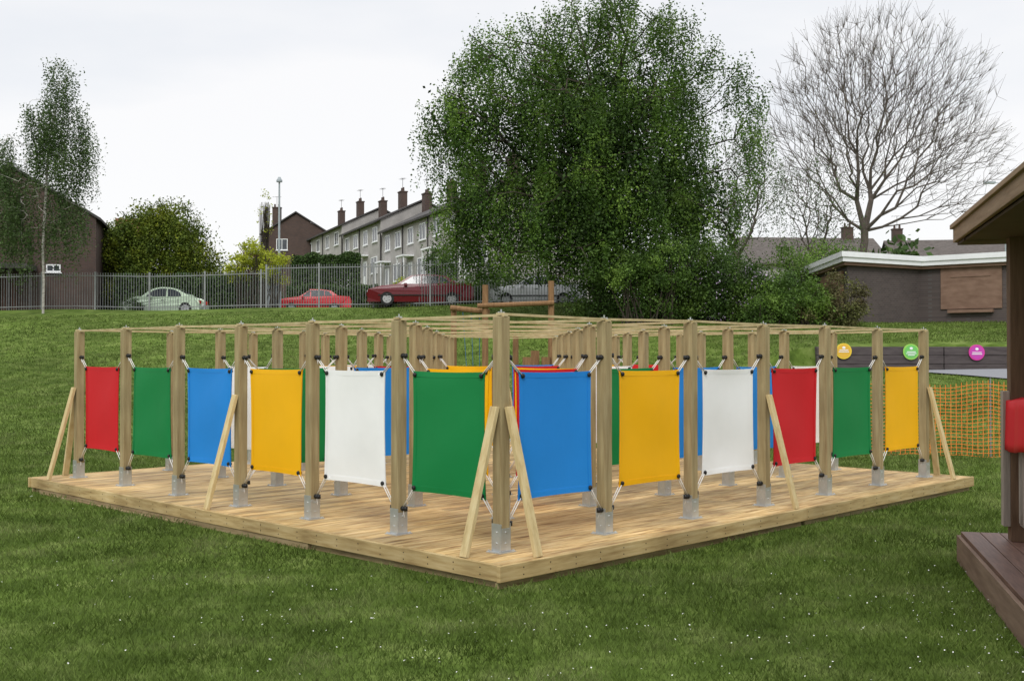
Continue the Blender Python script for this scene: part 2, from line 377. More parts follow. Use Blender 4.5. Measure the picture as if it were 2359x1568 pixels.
# ---------------------------------------------------------------- grass blades & daisies
SH0=np.array([3.51,8.7]); e1=np.array([.25,.968]); e2=np.array([.968,-.25])
def keep(x,y):
    c,s=math.cos(RZ),math.sin(RZ); dx=x-C0[0]; dy=y-C0[1]
    lx=c*dx+s*dy; ly=-s*dx+c*dy
    k=~((lx>-E-.03)&(lx<T+.03)&(ly>-E-.03)&(ly<T+.03))
    d=np.stack([x,y],1)-SH0; a=d@e1; b=d@e2
    k&=~((a<0)&(b>-0.0)&(a>-5))
    return k
n=600000
yy=4.2*(50/4.2)**RNG.random(n); xx=RNG.uniform(-1,1,n)*(.52*yy+1.6)
k=keep(xx,yy)&~((xx>9.4)&(yy>26.8+np.clip(12.5-xx,0,9)*.9)&(yy<34)); xx=xx[k]; yy=yy[k]; n=len(xx)
zz=H(xx,yy)
clump=.5+.5*np.sin(xx*2.1+np.sin(yy*1.7)*2)*np.sin(yy*2.6+np.sin(xx*1.3)*2)
cl2=.5+.5*np.sin(xx*9+3*np.sin(yy*5.))*np.sin(yy*11+3*np.sin(xx*4.))
hh=RNG.uniform(.016,.045,n)*(.6+.35*clump+.45*cl2)*(yy/6)**.25; ww=.0026*RNG.uniform(.7,1.4,n)*(yy/5.5)**.8
an=RNG.random(n)*2*math.pi; ln=RNG.random(n)*2*math.pi; lm=hh*RNG.uniform(.2,1.2,n)
bx=np.cos(an)*ww; by=np.sin(an)*ww
base=np.stack([xx,yy,zz-.003],1); tip=base+np.stack([np.cos(ln)*lm,np.sin(ln)*lm,hh],1); bb=np.stack([bx,by,0*bx],1)
V=np.stack([base-bb,base+bb,tip+bb*.35,tip-bb*.35],1).reshape(-1,3)
place(raw_mesh('grass',V,4,M['blade']),'grass')
pts=[]
for cx,cy,r,m in [(3.0,6.2,.9,170),(2.2,5.9,1.2,90),(.3,6.0,.9,45),(-1.6,6.4,1.3,45),(-3.9,8.6,1.6,40),(3.2,7.2,.9,130),(-2.0,7.4,1.2,30),(1.2,6.6,1.5,50),(0,7,3,60),(4.8,9.8,1.3,30),(-5.8,11.,2,40),(-.3,5.6,1.4,50)]:
    for _ in range(m): pts.append((random.gauss(cx,r*.7),random.gauss(cy,r*.6)))
pts=np.array(pts); pts=pts[keep(pts[:,0],pts[:,1])]
mb=MB()
for x,y in pts:
    r=random.uniform(.0028,.0055); z=Hs(x,y)+random.uniform(.02,.04); tx,ty=random.uniform(-.6,.6),random.uniform(-.6,.6)
    vs=[(x+r*math.cos(t*math.pi/3),y+r*math.sin(t*math.pi/3),z+r*(tx*math.cos(t*math.pi/3)+ty*math.sin(t*math.pi/3))) for t in range(6)]
    mb.add(vs,[tuple(range(6))])
mb.obj('daisies',[M['daisy']])

# ---------------------------------------------------------------- trees
def sample_lobes(lobes,n,shell=.45):
    w=np.array([l[3]*l[4]*l[5]*l[6] for l in lobes]); w/=w.sum()
    idx=RNG.choice(len(lobes),n,p=w); A=np.array(lobes)[idx]
    d=RNG.normal(size=(n,3)); d/=np.linalg.norm(d,axis=1)[:,None]
    r=RNG.random(n)**(shell)
    return A[:,:3]+d*A[:,3:6]*r[:,None]
def skeleton(trunk,lobes,n,wpath=.35,shell=.45,tipr=.012,expo=2.35,step=.9,wob=.12,down=.6):
    nodes=[np.array(p,float) for p in trunk]; par=[-1]+list(range(len(trunk)-1))
    A=sample_lobes(lobes,n,shell); top=np.array(trunk[-1]); A=A[np.argsort(np.linalg.norm(A-top,axis=1))]
    cap=len(nodes)+n*6; P=np.zeros((cap,3)); PL=np.zeros(cap); c=len(nodes)
    P[:c]=nodes; start=max(0,len(trunk)-4); PL[:start]=50
    for a in A:
        d=np.linalg.norm(P[:c]-a,axis=1); cost=d+wpath*PL[:c]+ down*np.clip(P[:c,2]-a[2]+.15*d,0,9)
        b=int(np.argmin(cost)); D=d[b]; m=max(1,min(5,int(D/step)))
        p0=P[b].copy(); prev=b
        for s in range(1,m+1):
            t=s/m; q=p0+(a-p0)*t; q[2]-=.08*D*math.sin(math.pi*t)
            if s<m: q+=RNG.normal(size=3)*wob*step*.5
            P[c]=q; PL[c]=PL[prev]+np.linalg.norm(q-P[prev]); par.append(prev); prev=c; c+=1
            if c>=cap-6: break
        if c>=cap-6: break
    P=P[:c]; par=np.array(par[:c]); R=np.zeros(c); hasch=np.zeros(c,bool)
    for i in range(c-1,0,-1):
        if R[i]==0: R[i]=tipr**expo
        R[par[i]]+=R[i]; hasch[par[i]]=True
    R=R**(1/expo)
    return P,par,R,~hasch
def tree(name,trunk,lobes,n,barkm,maxr=.4,**kw):
    root=empty(name,trunk[0])
    P,par,R,tips=skeleton(trunk,lobes,n,**kw)
    R=np.minimum(R,maxr)
    i=np.arange(1,len(P))
    off=np.array(trunk[0])
    big=R[i]>.04
    for nm,sel,k in(('limbs',big,8),('twigs',~big,3)):
        ii=i[sel]
        if len(ii)==0: continue
        r0=np.minimum(R[par[ii]],R[ii]*1.35)
        me=tubes_mesh(nm,P[par[ii]]-off,P[ii]-off,r0,R[ii],k,barkm); place(me,nm,root)
    return root,P,par,R,tips,off
def weep(P,starts,nper,ln,spread,st=.1,sway=.15):
    C=[]
    m=len(starts)*nper
    s=np.repeat(P[starts],nper,0)+RNG.normal(size=(m,3))*spread
    L=RNG.uniform(ln[0],ln[1],m); k=int(ln[1]/st)
    dirx=RNG.normal(size=(m,2))*sway
    for q in range(k):
        t=q/k
        sel=t*ln[1]<L
        pt=s[sel]+np.stack([dirx[sel,0]*t*ln[1],dirx[sel,1]*t*ln[1],-np.full(sel.sum(),t*ln[1])],1)
        C.append(pt+RNG.normal(size=pt.shape)*.05)
    return np.concatenate(C)
# big birch
lob=[(3.4,45,10.2,4.7,4.4,4.3,1.),(4.2,45,14.4,3.4,3.0,2.1,1.1),(.2,45,13.4,2.7,2.4,1.9,1.2),(-1.7,44.5,10.8,2.1,2.2,1.9,1.4),(-1.1,43.6,7.6,1.9,2.2,2.3,1.4),(.6,43.0,6.0,2.0,1.8,1.5,1.2),
(3.,43.,6.8,4.0,2.6,2.6,1.),(7.4,45,11.8,2.7,2.5,3.0,.55),(6.9,44.,7.8,2.3,2.3,2.8,1.0),(9.4,45,10.4,1.5,1.6,2.6,.5)]
tz=Hs(3.5,45)
root,P,par,R,tips,off=tree('birch_tree',[(3.5,45,tz-.2),(3.55,45,tz+1.2),(3.45,45,tz+2.4),(3.3,45,tz+3.8),(3.4,45,tz+5),(3.6,45,tz+6.5),(3.5,45,tz+8)],lob,900,M['bark'],maxr=.36,wpath=.3,tipr=.022,shell=.38)
st=np.where(tips)[0]
C=weep(P,st,36,(.4,2.2),.27,st=.10,sway=.13)
C=C[C[:,2]>tz+.9]
place(leaves_mesh('leaves',C-off,.054,M['leaf']),'leaves',root)
n1=len(C)
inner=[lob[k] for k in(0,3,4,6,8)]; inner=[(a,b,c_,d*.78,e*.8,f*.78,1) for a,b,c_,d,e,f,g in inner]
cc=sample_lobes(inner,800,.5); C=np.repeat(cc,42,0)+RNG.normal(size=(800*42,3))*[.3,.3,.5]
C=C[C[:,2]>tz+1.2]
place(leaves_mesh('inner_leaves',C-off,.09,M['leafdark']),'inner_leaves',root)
print('birch leaves',n1,len(C))
# left birch
bx,by=-22.,52.; tz=Hs(bx,by)
lob=[(-21.2,52,14.4,.7,.8,1.2,.9),(-21.3,52,12.6,1.3,1.2,1.3,.9),(-22.9,52,11.4,1.1,1.2,1.0,.9),(-23.3,52,9.8,1.3,1.2,1.2,1.),(-21.0,52,10.8,1.2,1.2,1.3,.9),(-20.2,52,11.9,.5,.8,1.0,.8),(-23.1,51.8,8.2,1.6,1.2,1.3,.9),(-21.0,51.8,8.3,1.3,1.,1.3,.9),(-22.1,51.8,13,.8,.8,.8,.7)]
root,P,par,R,tips,off=tree('silver_birch_tree',[(bx,by,tz-.2),(bx+.03,by,tz+1.5),(bx-.03,by,tz+3),(bx+.05,by,tz+4.5),(bx+.12,by,tz+6),(bx+.2,by,tz+7.8),(bx+.45,by,tz+9.3),(bx+.75,by,tz+10.8)],lob,230,M['birchbark'],maxr=.17,wpath=.15,tipr=.009)
C=weep(P,np.where(tips)[0],30,(.6,2.4),.21,sway=.12)
place(leaves_mesh('leaves',C-off,.052,M['leafthin']),'leaves',root)
# bare tree
bx,by=19.,60.; tz=Hs(bx,by)
lob=[(20.0,60,15.0,6.0,4.8,5.2,1.),(23.8,60,12.0,3.0,3,3.2,.8),(16.3,60,12.8,2.8,3,3.6,.8)]
root,P,par,R,tips,off=tree('bare_tree',[(bx,by,tz-.2),(bx,by,tz+1.5),(bx+.1,by,tz+3),(bx,by,7.2),(bx+.1,by,7.8),(bx+.1,by,8.4)],lob,1900,M['greybark'],maxr=.36,wpath=.60,shell=.45,tipr=.011,expo=2.25,wob=.10,step=1.0,down=1.4)
tp=P[tips]; cen=np.array([bx,by,9.0]); dr=tp-cen; dr/=np.linalg.norm(dr,axis=1)[:,None]
P0=np.repeat(tp,6,0); dd=np.repeat(dr,6,0)+RNG.normal(size=(len(P0),3))*.42+[0,0,.12]; dd/=np.linalg.norm(dd,axis=1)[:,None]
P1=P0+dd*RNG.uniform(.4,1.3,len(P0))[:,None]
place(tubes_mesh('twig_ends',P0-off,P1-off,np.full(len(P0),.009),np.full(len(P0),.005),3,M['greybark']),'twig_ends',root)
C=P1[RNG.random(len(P1))<.6]
C=C[(C[:,2]<14)|(RNG.random(len(C))<.3)]
place(leaves_mesh('young_leaves',C-off,.04,M['bud']),'young_leaves',root)
for bx,by,lob,nm in [(11.3,55,[(11.6,55,10.4,2.2,2,3.2,1),(10.4,55,8.4,1.6,1.5,2.4,.9)],'slender_tree'),(15.4,56,[(15.5,56,9.0,2.2,2,3.2,1)],'slender_tree')]:
    tz=Hs(bx,by)
    root,P,par,R,tips,off=tree(nm,[(bx,by,tz-.2),(bx+.1,by,tz+1.5),(bx-.1,by,tz+3)],lob,420,M['greybark'],maxr=.15,wpath=.5,tipr=.011)
    C=weep(P,np.where(tips)[0],6,(.3,1.6),.2); C=C[RNG.random(len(C))<(.9 if bx<13 else .45)]
    place(leaves_mesh('leaves',C-off,.045,M['leafthin']),'leaves',root)

def bush(name,lobes,n,size,mat,extra=None,shell=.25,clumps=None):
    c0=(lobes[0][0],lobes[0][1],Hs(lobes[0][0],lobes[0][1]))
    root=empty(name,c0); off=np.array(c0)
    nc=clumps or max(30,n//130)
    cc=sample_lobes(lobes,nc,shell)
    sz=np.mean([min(l[3:6]) for l in lobes])*.20
    C=np.repeat(cc,n//nc,0)+RNG.normal(size=(nc*(n//nc),3))*sz*np.array([1,1,.8])
    C=C[C[:,2]>H(C[:,0],C[:,1])+.02]
    place(leaves_mesh('foliage',C-off,size,mat),'foliage',root)
    b0=np.zeros((60,3)); st=np.zeros((60,3))
    for q in range(60):
        nn=lobes[q%len(lobes)]
        b0[q]=[nn[0]+RNG.normal()*nn[3]*.25,nn[1]+RNG.normal()*nn[4]*.2,Hs(nn[0],nn[1])]; st[q]=[nn[0]+RNG.normal()*nn[3]*.4,nn[1]+RNG.normal()*nn[4]*.3,nn[2]+RNG.uniform(0,.5)*nn[5]]
    place(tubes_mesh('stems',b0-off,st-off,np.full(60,.03),np.full(60,.01),4,M['bark']),'stems',root)
    if extra:
        C=sample_lobes(lobes,extra[0],.08); C=C[C[:,1]<lobes[0][1]]
        cc=C[::14]; C=np.repeat(cc,14,0)+RNG.normal(size=(len(cc)*14,3))*.12
        place(leaves_mesh('blossom',C-off,.045,extra[1]),'blossom',root)
    return root
z=Hs(-21,68)
bush('conifer_tree',[(-21.6,66,z+2.6,2.9,2.6,3.5,1),(-20.4,66,z+3.9,2.1,2.2,2.7,1),(-23.4,66,z+2.6,1.6,2,3.0,1),(-18.9,65.5,z+2.4,1.7,2,2.9,1),(-21.4,66,z+5.0,1.7,1.6,1.4,1),(-17.9,65.5,z+1.2,1.0,1.3,1.8,1)],72000,.075,M['conifer'])
def hedge(name,x0,x1,y0,y1,zt,n,mat,size=.09):
    c0=((x0+x1)/2,(y0+y1)/2,Hs((x0+x1)/2,(y0+y1)/2)); root=empty(name,c0)
    u=RNG.random(n); X_=x0+(x1-x0)*u; Y_=(y0+y1)/2+RNG.uniform(-.6,.6,n)+ (y1-y0)*(u-.5)
    Zb=H(X_,Y_); top=zt+.12*np.sin(X_*1.9)+.08*np.sin(X_*4.3); Z_=Zb+(top-Zb)*RNG.random(n)**.7
    C=np.stack([X_,Y_,Z_],1)
    place(leaves_mesh('foliage',C-np.array(c0),size,mat),'foliage',root)
    mb=MB(); m=12
    for a in range(m):
        xa=x0+(x1-x0)*(a+.5)/m; ya=y0+(y1-y0)*(a+.5)/m; za=Hs(xa,ya); mb.tube((xa-c0[0],ya-c0[1],za-c0[2]-.1),(xa-c0[0]+.1,ya-c0[1],zt-c0[2]-.3),.06,.02,n=5)
    mb.obj('stems',[M['bark']],root)
hedge('hedge',-22.6,-14.0,63.3,63.3,6.2,26000,M['hedge'])
hedge('hedge',-14.2,-8.6,70,71,6.1,9000,M['hedge'])
hedge('hedge',-17.5,-11.8,88,86,9.6,12000,M['hedge'],.1)
bush('yellow_tree',[(-13.1,57.6,6.8,1.3,1.2,.9,1),(-12.4,57.6,6.2,.9,.9,.8,1),(-14.0,57.6,6.2,.8,.8,.7,1)],6500,.06,M['yellowleaf'])
bush('sapling_tree',[(-13.6,61,9.4,.45,.4,1.5,1)],260,.05,M['yellowleaf'],clumps=40)
bush('shrub',[(4.9,42.0,4.2,1.6,1.3,1.7,1),(6.3,42.2,4.5,1.6,1.4,1.6,1),(5.6,41.4,3.4,1.6,1.0,.9,1),(3.4,43,3.9,1.2,1,1.3,.8)],40000,.05,M['shrubdark'])
bush('lilac_shrub',[(8.0,42.0,4.3,1.5,1.3,1.5,1),(9.0,41.8,3.7,1.2,1.2,1.2,1)],28000,.048,M['shrubdark'],extra=(1300,M['lilac']))
bush('shrub',[(10.3,40.6,3.6,1.2,1.1,1.1,1),(9.3,40.,3.1,.9,.8,.8,1),(11.1,40.6,3.2,.8,.8,.8,1),(5.6,40.8,4.9,1.1,.7,.9,1),(4.4,40.8,4.3,.8,.6,.8,1)],26000,.048,M['shrub'])
bush('brown_shrub',[(11.9,40.6,3.3,1.1,.8,1.3,1),(10.6,40,2.8,.7,.6,.6,1)],9000,.045,M['shrub2'])
bush('shrub',[(12.4,49,5.0,1.5,1.2,1.5,1),(15.0,52,5.5,1.8,1.4,1.4,1)],12000,.055,M['shrub'],clumps=120)
for xx_,yy_,s_ in [(-1.3,52,1.0),(-5.8,66,.9),(-2.6,69,1.2),(-16.5,72,1.4),(-20.5,60,.6),(-8.0,70,.8),(-.5,60,1.3)]:
    bush('garden_shrub',[(xx_,yy_,Hs(xx_,yy_)+s_*.8,s_,s_,s_,1)],3500,.06,M['hedge'])
bush('yellow_shrub',[(-6.3,64,Hs(-6.3,64)+1.3,.5,.5,1.0,1)],1500,.05,M['yellowleaf'])
bush('conifer_tree',[(-4.1,64,6.3,.9,.9,2.0,1)],6000,.06,M['hedge'])
bush('red_leaf_tree',[(-16.9,72,7.6,.9,.9,1.2,1)],2500,.06,nmat('red_foliage',[(.06,.012,.015),(.12,.03,.03)],1,bump=0,island=.4))
mass=[]
for a in range(46):
    x=-150+a*8+random.uniform(-3,3); y=random.uniform(190,260)
    mass.append((x,y,Hs(x,y)+3.2,6,5,random.uniform(3.5,5.5),1))
for a in range(9): mass.append((20+a*3.2,random.uniform(72,80),Hs(24,76)+2.0,2.6,1.8,random.uniform(2.4,3.4),1))
bush('distant_trees',mass,60000,.3,M['hedge'])

# ---------------------------------------------------------------- fence
fence=empty('steel_railing_fence',(0,0,0))
mb=MB()
def fen(p,q,hgt,sp=.135):
    p=np.array(p);q=np.array(q); Ln=np.linalg.norm(q-p); n=int(Ln/sp)
    pos=[p+(q-p)*i/n for i in range(n+1)]
    for i,a in enumerate(pos):
        z=Hs(*a)
        if i%21==0: mb.box((a[0],a[1],z+hgt/2),(.08,.08,hgt+.1))
        else: mb.tube((a[0],a[1],z),(a[0],a[1],z+hgt),.0135,n=4)
    for i in range(0,n,7):
        a=pos[i]; b=pos[min(i+7,n)]
        for zo in(.15,hgt-.15): mb.bar((a[0],a[1],Hs(*a)+zo),(b[0],b[1],Hs(*b)+zo),.04,.04)
fen((-40,57.3),(-11.7,52.8),1.8); fen((-11.7,52.8),(6.5,46.2),2.02)
mb.obj('railings',[M['steel']],fence)

# ---------------------------------------------------------------- cars
def car(name,loc,rz,col,Lg,prof,roofp,panes,wheels,wr=.31,W=1.7,dark_trim=True):
    root=empty(name,loc,rz); P_=paint(name.split('_')[0],col); mats=[P_,M['glass'],M['black'],M['tyre'],M['hub'],M['lens'],M['amber'],M['whitep']]
    mb=MB()
    bot=[]; zb=.22
    for wx in sorted(wheels,reverse=True):
        r=wr+.05
        bot.append((wx+math.sqrt(max(r*r-(wr-zb)**2,0)),zb))
        for a in range(1,9):
            t=math.pi*a/9; bot.append((wx+r*math.cos(t),wr+r*math.sin(t)))
        bot.append((wx-math.sqrt(max(r*r-(wr-zb)**2,0)),zb))
    out=[(prof[-1][0],zb)]+bot+[(prof[0][0]+.02,zb)]+prof
    n=len(out); hw=W/2
    vs=[(x,-hw+(.05 if z>.7 else .0)+(.04 if z<.3 else 0),z) for x,z in out]+[(x,hw-(.05 if z>.7 else 0)-(.04 if z<.3 else 0),z) for x,z in out]
    fs=[tuple(range(n)),tuple(range(2*n-1,n-1,-1))]+[(i,(i+1)%n,n+(i+1)%n,n+i) for i in range(n)]
    mb.add(vs,fs,0)
    mb.obj('body',mats,root,bevel=.05)
    mb=MB(); zb2=roofp[0][1]
    def yy_(z): return hw-.07-(z-zb2)*.30
    n=len(roofp)
    vs=[(x,-yy_(z),z) for x,z,_ in roofp]+[(x,yy_(z),z) for x,z,_ in roofp]
    mb.add(vs,[tuple(range(n)),tuple(range(2*n-1,n-1,-1))],0)
    for i in range(n-1): mb.add([vs[i],vs[i+1],vs[n+i+1],vs[n+i]],[(0,1,2,3)],roofp[i][2])
    for pn in panes:
        for s in(-1,1): mb.add([(x,s*(yy_(z)+.006),z) for x,z in pn],[tuple(range(len(pn)))],1)
    mb.obj('cabin',mats,root)
    mb=MB()
    for wx in wheels:
        for s in(-1,1):
            y0=s*(hw-.20); y1=s*(hw-.01)
            mb.tube((wx,y0,wr),(wx,y1,wr),wr,n=20,mi=3); mb.tube((wx,y1,wr),(wx,y1+s*.006,wr),wr*.64,n=16,mi=4)
            for a in range(5):
                t=a*2*math.pi/5; mb.box((wx+.12*math.cos(t),y1+s*.007,wr+.12*math.sin(t)),(.035,.006,.035),2)
    mb.obj('wheels',mats,root)
    mb=MB(); xf=prof[-1][0]; xr=prof[0][0]
    if dark_trim:
        mb.box((0,-hw-.003,.47),(Lg*.8,.012,.05),2); mb.box((0,hw+.003,.47),(Lg*.8,.012,.05),2)
    for s in(-1,1):
        mb.box((xf*.985,s*(hw-.24),.62),(.16,.34,.14),5); mb.box((xr*.985,s*(hw-.17),.68),(.12,.22,.18),6)
        mb.box((Lg*.14,s*(hw+.05),.95),(.14,.16,.11),0)
        for xx_ in (Lg*.16,-Lg*.04,-Lg*.21): mb.box((xx_,s*(hw-.004),.60),(.010,.012,.5),2)
        mb.box((Lg*-.01,s*(hw-.002),.79),(.14,.02,.03),2)
    mb.box((xf+.01,0,.36),(.05,.5,.11),7); mb.box((xr-.01,0,.55),(.05,.5,.11),7)
    mb.obj('trim',mats,root,bevel=.01)
    return root
def saloon(name,loc,rz,col,L=4.6):
    h=L/2
    prof=[(-h,.35),(-h+.01,.75),(-h+.08,.95),(-h+.75,1.0),(0,.93),(h-1.35,.93),(h-.6,.84),(h-.08,.70),(h,.5),(h-.02,.35)]
    roofp=[(-h+.62,.96,1),(-h+1.15,1.34,0),(-h+1.7,1.41,0),(-h+2.4,1.42,0),(h-1.95,1.37,1),(h-1.2,.90,0)]
    panes=[[(-h+1.02,1.0),(-h+1.28,1.30),(-h+1.5,1.345),(-h+1.5,.99)],[(-h+1.56,.99),(-h+1.56,1.35),(-h+2.28,1.36),(-h+2.28,.98)],[(-h+2.35,.98),(-h+2.35,1.36),(h-2.02,1.315),(h-1.45,.965)]]
    return car(name,loc,rz,col,L,prof,roofp,panes,[-h+.95,h-.88])
def ang(a): return math.radians(a)
def onroad(x,y,d=0): return (x,y,Hs(x,y)+.06+d)
saloon('red_car',onroad(-11.7,65.5),ang(180+8),(.50,.012,.02),4.3)
saloon('burgundy_car',onroad(-4.2,50.9),ang(180+4),(.14,.006,.014),4.75)
saloon('white_car',onroad(1.15,52.2),ang(180-4),(.70,.71,.73),4.5)
h=2.05
prof=[(-h,.35),(-h+.02,.55),(-h+.12,.74),(-h+.35,.88),(-h+.7,.95),(-h+1.2,.93),(0,.90),(h-1.1,.93),(h-.75,.95),(h-.4,.88),(h-.15,.72),(h-.03,.5),(h,.35)]
roofp=[(-h+.50,.90,0),(-h+.80,1.14,1),(-h+1.2,1.36,0),(-h+1.65,1.48,0),(-h+2.1,1.51,0),(h-1.6,1.43,0),(h-1.35,1.33,1),(h-.85,.92,0)]
panes=[[(-h+1.0,.98),(-h+1.1,1.20),(-h+1.4,1.36),(-h+1.75,1.42),(-h+1.75,.98)],[(-h+1.83,.98),(-h+1.83,1.42),(-h+2.2,1.42),(h-1.55,1.33),(h-1.15,.98)]]
car('green_car',onroad(-18.9,60.6),ang(180),(.50,.62,.46),4.1,prof,roofp,panes,[-h+.78,h-.75],wr=.33,dark_trim=False)

# ---------------------------------------------------------------- lamp posts
lamp=empty('street_lamp',(-12.15,57.8,Hs(-12.15,57.8)))
mb=MB(); mb.tube((0,0,0),(0,0,1.2),.10,.10,n=10); mb.tube((0,0,1.2),(0,0,6.9),.07,.045,n=8); mb.tube((0,0,6.9),(0,0,7.0),.16,.16,n=10); mb.tube((0,0,7.0),(0,0,7.16),.14,.06,n=10)
mb.box((-.35,.1,.75),(.5,.3,1.5))
mb.obj('column',[M['lampgrey']],lamp)
zl=Hs(31,70)
lamp=empty('street_lamp',(31.2,70,zl)); mb=MB(); mb.tube((0,0,0),(0,0,12.5-zl),.08,.05,n=8); mb.bar((0,0,12.5-zl),(-.9,0,12.6-zl),.05,.05); mb.box((-1.0,0,12.58-zl),(.7,.28,.14)); mb.obj('column',[M['lampgrey']],lamp,bevel=.02)

# ---------------------------------------------------------------- houses
def window(mb,x,z,w,h_,y,d=-1,fm=2,gm=3):
    t=.07
    mb.box((x,y+d*.01,z),(w-.1,.02,h_-.1),gm)
    mb.box((x,y+d*.03,z+h_/2-t/2),(w,.06,t),fm); mb.box((x,y+d*.03,z-h_/2+t/2),(w,.06,t),fm)
    for s in(-1,1): mb.box((x+s*(w/2-t/2),y+d*.03,z),(t,.06,h_-2*t-.004),fm)
    mb.box((x,y+d*.028,z),(.06,.05,h_-2*t-.004),fm)
    mb.box((x,y+d*.06,z-h_/2-.04),(w+.15,.12,.06),fm)
def house(name,loc,rz,Lx,Dy,eave,ridge,mats,wins,chim=(),base=-3,doors=(),axis='x',ovh=.35):
    root=empty(name,loc,rz)
    mb=MB()
    mb.box((Lx/2,Dy/2,(eave+base)/2),(Lx,Dy,eave-base),0)
    if axis=='x':
        for x0,x1 in((0,.25),(Lx-.25,Lx)):
            mb.add([(x0,0,eave),(x0,Dy,eave),(x0,Dy/2,ridge-.12),(x1,0,eave),(x1,Dy,eave),(x1,Dy/2,ridge-.12)],[(0,1,2),(3,5,4),(0,2,5,3),(1,4,5,2)],0)
    else:
        for y0,y1 in((0,.25),(Dy-.25,Dy)):
            mb.add([(0,y0,eave),(Lx,y0,eave),(Lx/2,y0,ridge-.12),(0,y1,eave),(Lx,y1,eave),(Lx/2,y1,ridge-.12)],[(0,1,2),(3,5,4),(0,2,5,3),(1,4,5,2)],0)
    mb.obj('walls',mats,root)
    mb=MB(); t=.14
    def slab(a,b,c,d):
        up=Vector((0,0,t)); q=[Vector(v) for v in(a,b,c,d)]
        mb.add(q+[v+up for v in q],[(0,1,2,3),(7,6,5,4),(0,4,5,1),(1,5,6,2),(2,6,7,3),(3,7,4,0)],1)
    if axis=='x':
        sl=(ridge-eave)/(Dy/2); e=eave-ovh*sl
        slab((-ovh*.5,-ovh,e),(Lx+ovh*.5,-ovh,e),(Lx+ovh*.5,Dy/2,ridge),(-ovh*.5,Dy/2,ridge))
        slab((-ovh*.5,Dy+ovh,e),(-ovh*.5,Dy/2,ridge),(Lx+ovh*.5,Dy/2,ridge),(Lx+ovh*.5,Dy+ovh,e))
    else:
        sl=(ridge-eave)/(Lx/2); e=eave-ovh*sl
        slab((-ovh,-ovh*.7,e),(Lx/2,-ovh*.7,ridge),(Lx/2,Dy+ovh,ridge),(-ovh,Dy+ovh,e))
        slab((Lx+ovh,-ovh*.7,e),(Lx+ovh,Dy+ovh,e),(Lx/2,Dy+ovh,ridge),(Lx/2,-ovh*.7,ridge))
    mb.obj('roof',mats,root)
    if wins or doors:
        mb=MB()
        for w in wins: window(mb,*w,0)
        for x in doors:
            mb.box((x,-.03,1.02+0),(.95,.06,2.05),2); mb.box((x,-.065,1.3),(.5,.01,1.1),3); mb.box((x,-.45,2.5),(1.9,.9,.12),2)
            for s in(-.8,.8): mb.box((x+s,-.8,1.2),(.09,.09,2.4),2)
            mb.tube((x-1.9,-.06,0),(x-1.9,-.06,eave-.1),.05,n=6,mi=1)
        if axis=='x': mb.box((Lx/2,-ovh-.03,eave-ovh*.5+.02),(Lx,.1,.12),1)
        mb.obj('windows',mats,root)
    if chim:
        mb=MB()
        for cx,cy,zt in chim:
            mb.box((cx,cy,(ridge-1+zt)/2),(.9,.6,zt-ridge+1),4); mb.box((cx,cy,zt+.05),(1.0,.7,.1),4)
            for s in(-.22,.22): mb.tube((cx+s,cy,zt+.1),(cx+s,cy,zt+.45),.11,.09,n=8,mi=4)
            mb.tube((cx,cy,zt+.1),(cx,cy,zt+1.3),.02,n=4,mi=1); mb.bar((cx-.5,cy,zt+1.25),(cx+.5,cy,zt+1.25),.02,.02,1)
            for q in(-.4,-.15,.1,.35): mb.bar((cx+q,cy-.25,zt+1.25),(cx+q,cy+.25,zt+1.25),.015,.015,1)
        mb.obj('chimneys',mats,root)
    return root
hm=[M['render'],M['roof'],M['whitep'],M['glass'],M['brown_brick']]
u=np.array([-.385,.923]); near=np.array([-3.5,75.])
rzT=math.atan2(-u[1],-u[0])
def block(t0,t1,eave,seg):
    far=near+u*t1; Ln=t1-t0; b=eave-5.2; n=max(1,round(Ln/seg)); wn=[];ch=[];dr=[]
    for k in range(n):
        x0=k*Ln/n; s=Ln/n
        wn+=[(x0+s*.27,4.1,1.3,1.25),(x0+s*.74,4.1,1.5,1.25),(x0+s*.7,1.5,1.9,1.4)]
        dr.append(x0+s*.25); ch.append((x0+s*.06+.6,3.6,5.2+1.9+1.3))
    house('terraced_house',(far[0],far[1],b),rzT,Ln,7.5,5.2,7.0,hm,wn,ch,doors=dr)
block(0-6,19.1,12.0,6.3); block(19.6,32.5,13.1,6.5); block(33,48.8,14.1,7.)
house('brick_house',(-26.5,118,9.5),0,7,8,5.2,7.4,[M['brown_brick'],M['roof'],M['whitep'],M['glass'],M['brown_brick']],[(2,4,1.2,1.2)],[(.6,4,8.4)],axis='y')
zb=3.9; ra=math.radians(14)
r=house('brick_house',(-23.1-9*math.cos(ra),61.5-9*math.sin(ra),zb),ra,9.0,13,5.4,8.1,[M['brown_brick'],M['roof'],M['whitep'],M['glass'],M['orange_brick']],[(9.0-2.2,2.55,.75,.42)],axis='y',ovh=.25)
mb=MB(); mb.box((10.0,11,2.9),(1.6,6,6.9),4); mb.box((3.2,-1.1,2.5),(5.5,2.2,.28),1)
for s in range(6): mb.tube((.7+s*1.05,-2.0,-.5),(.7+s*1.05,-2.0,2.4),.06,n=6,mi=1)
for s in range(24): mb.box((1.0+s*.17,-.05,1.0),(.10,.05,2.2),5)
mb.obj('canopy',[M['brown_brick'],M['roof'],M['whitep'],M['glass'],M['orange_brick'],nmat('brown_fence_wood',[(.07,.03,.02),(.12,.055,.035)],3)],r)
hr=[M['render'],M['roofgrey'],M['whitep'],M['glass'],M['brown_brick']]
house('terraced_house',(20.2,93,6.3),ang(5),12,8,3.2,5.6,hr,[(1.2,1.2,1.4,1.2),(3.8,1.2,1.4,1.2),(6.5,1.2,1.4,1.2),(9.5,1.2,1.4,1.2)],[(9.8,4,6.6)])
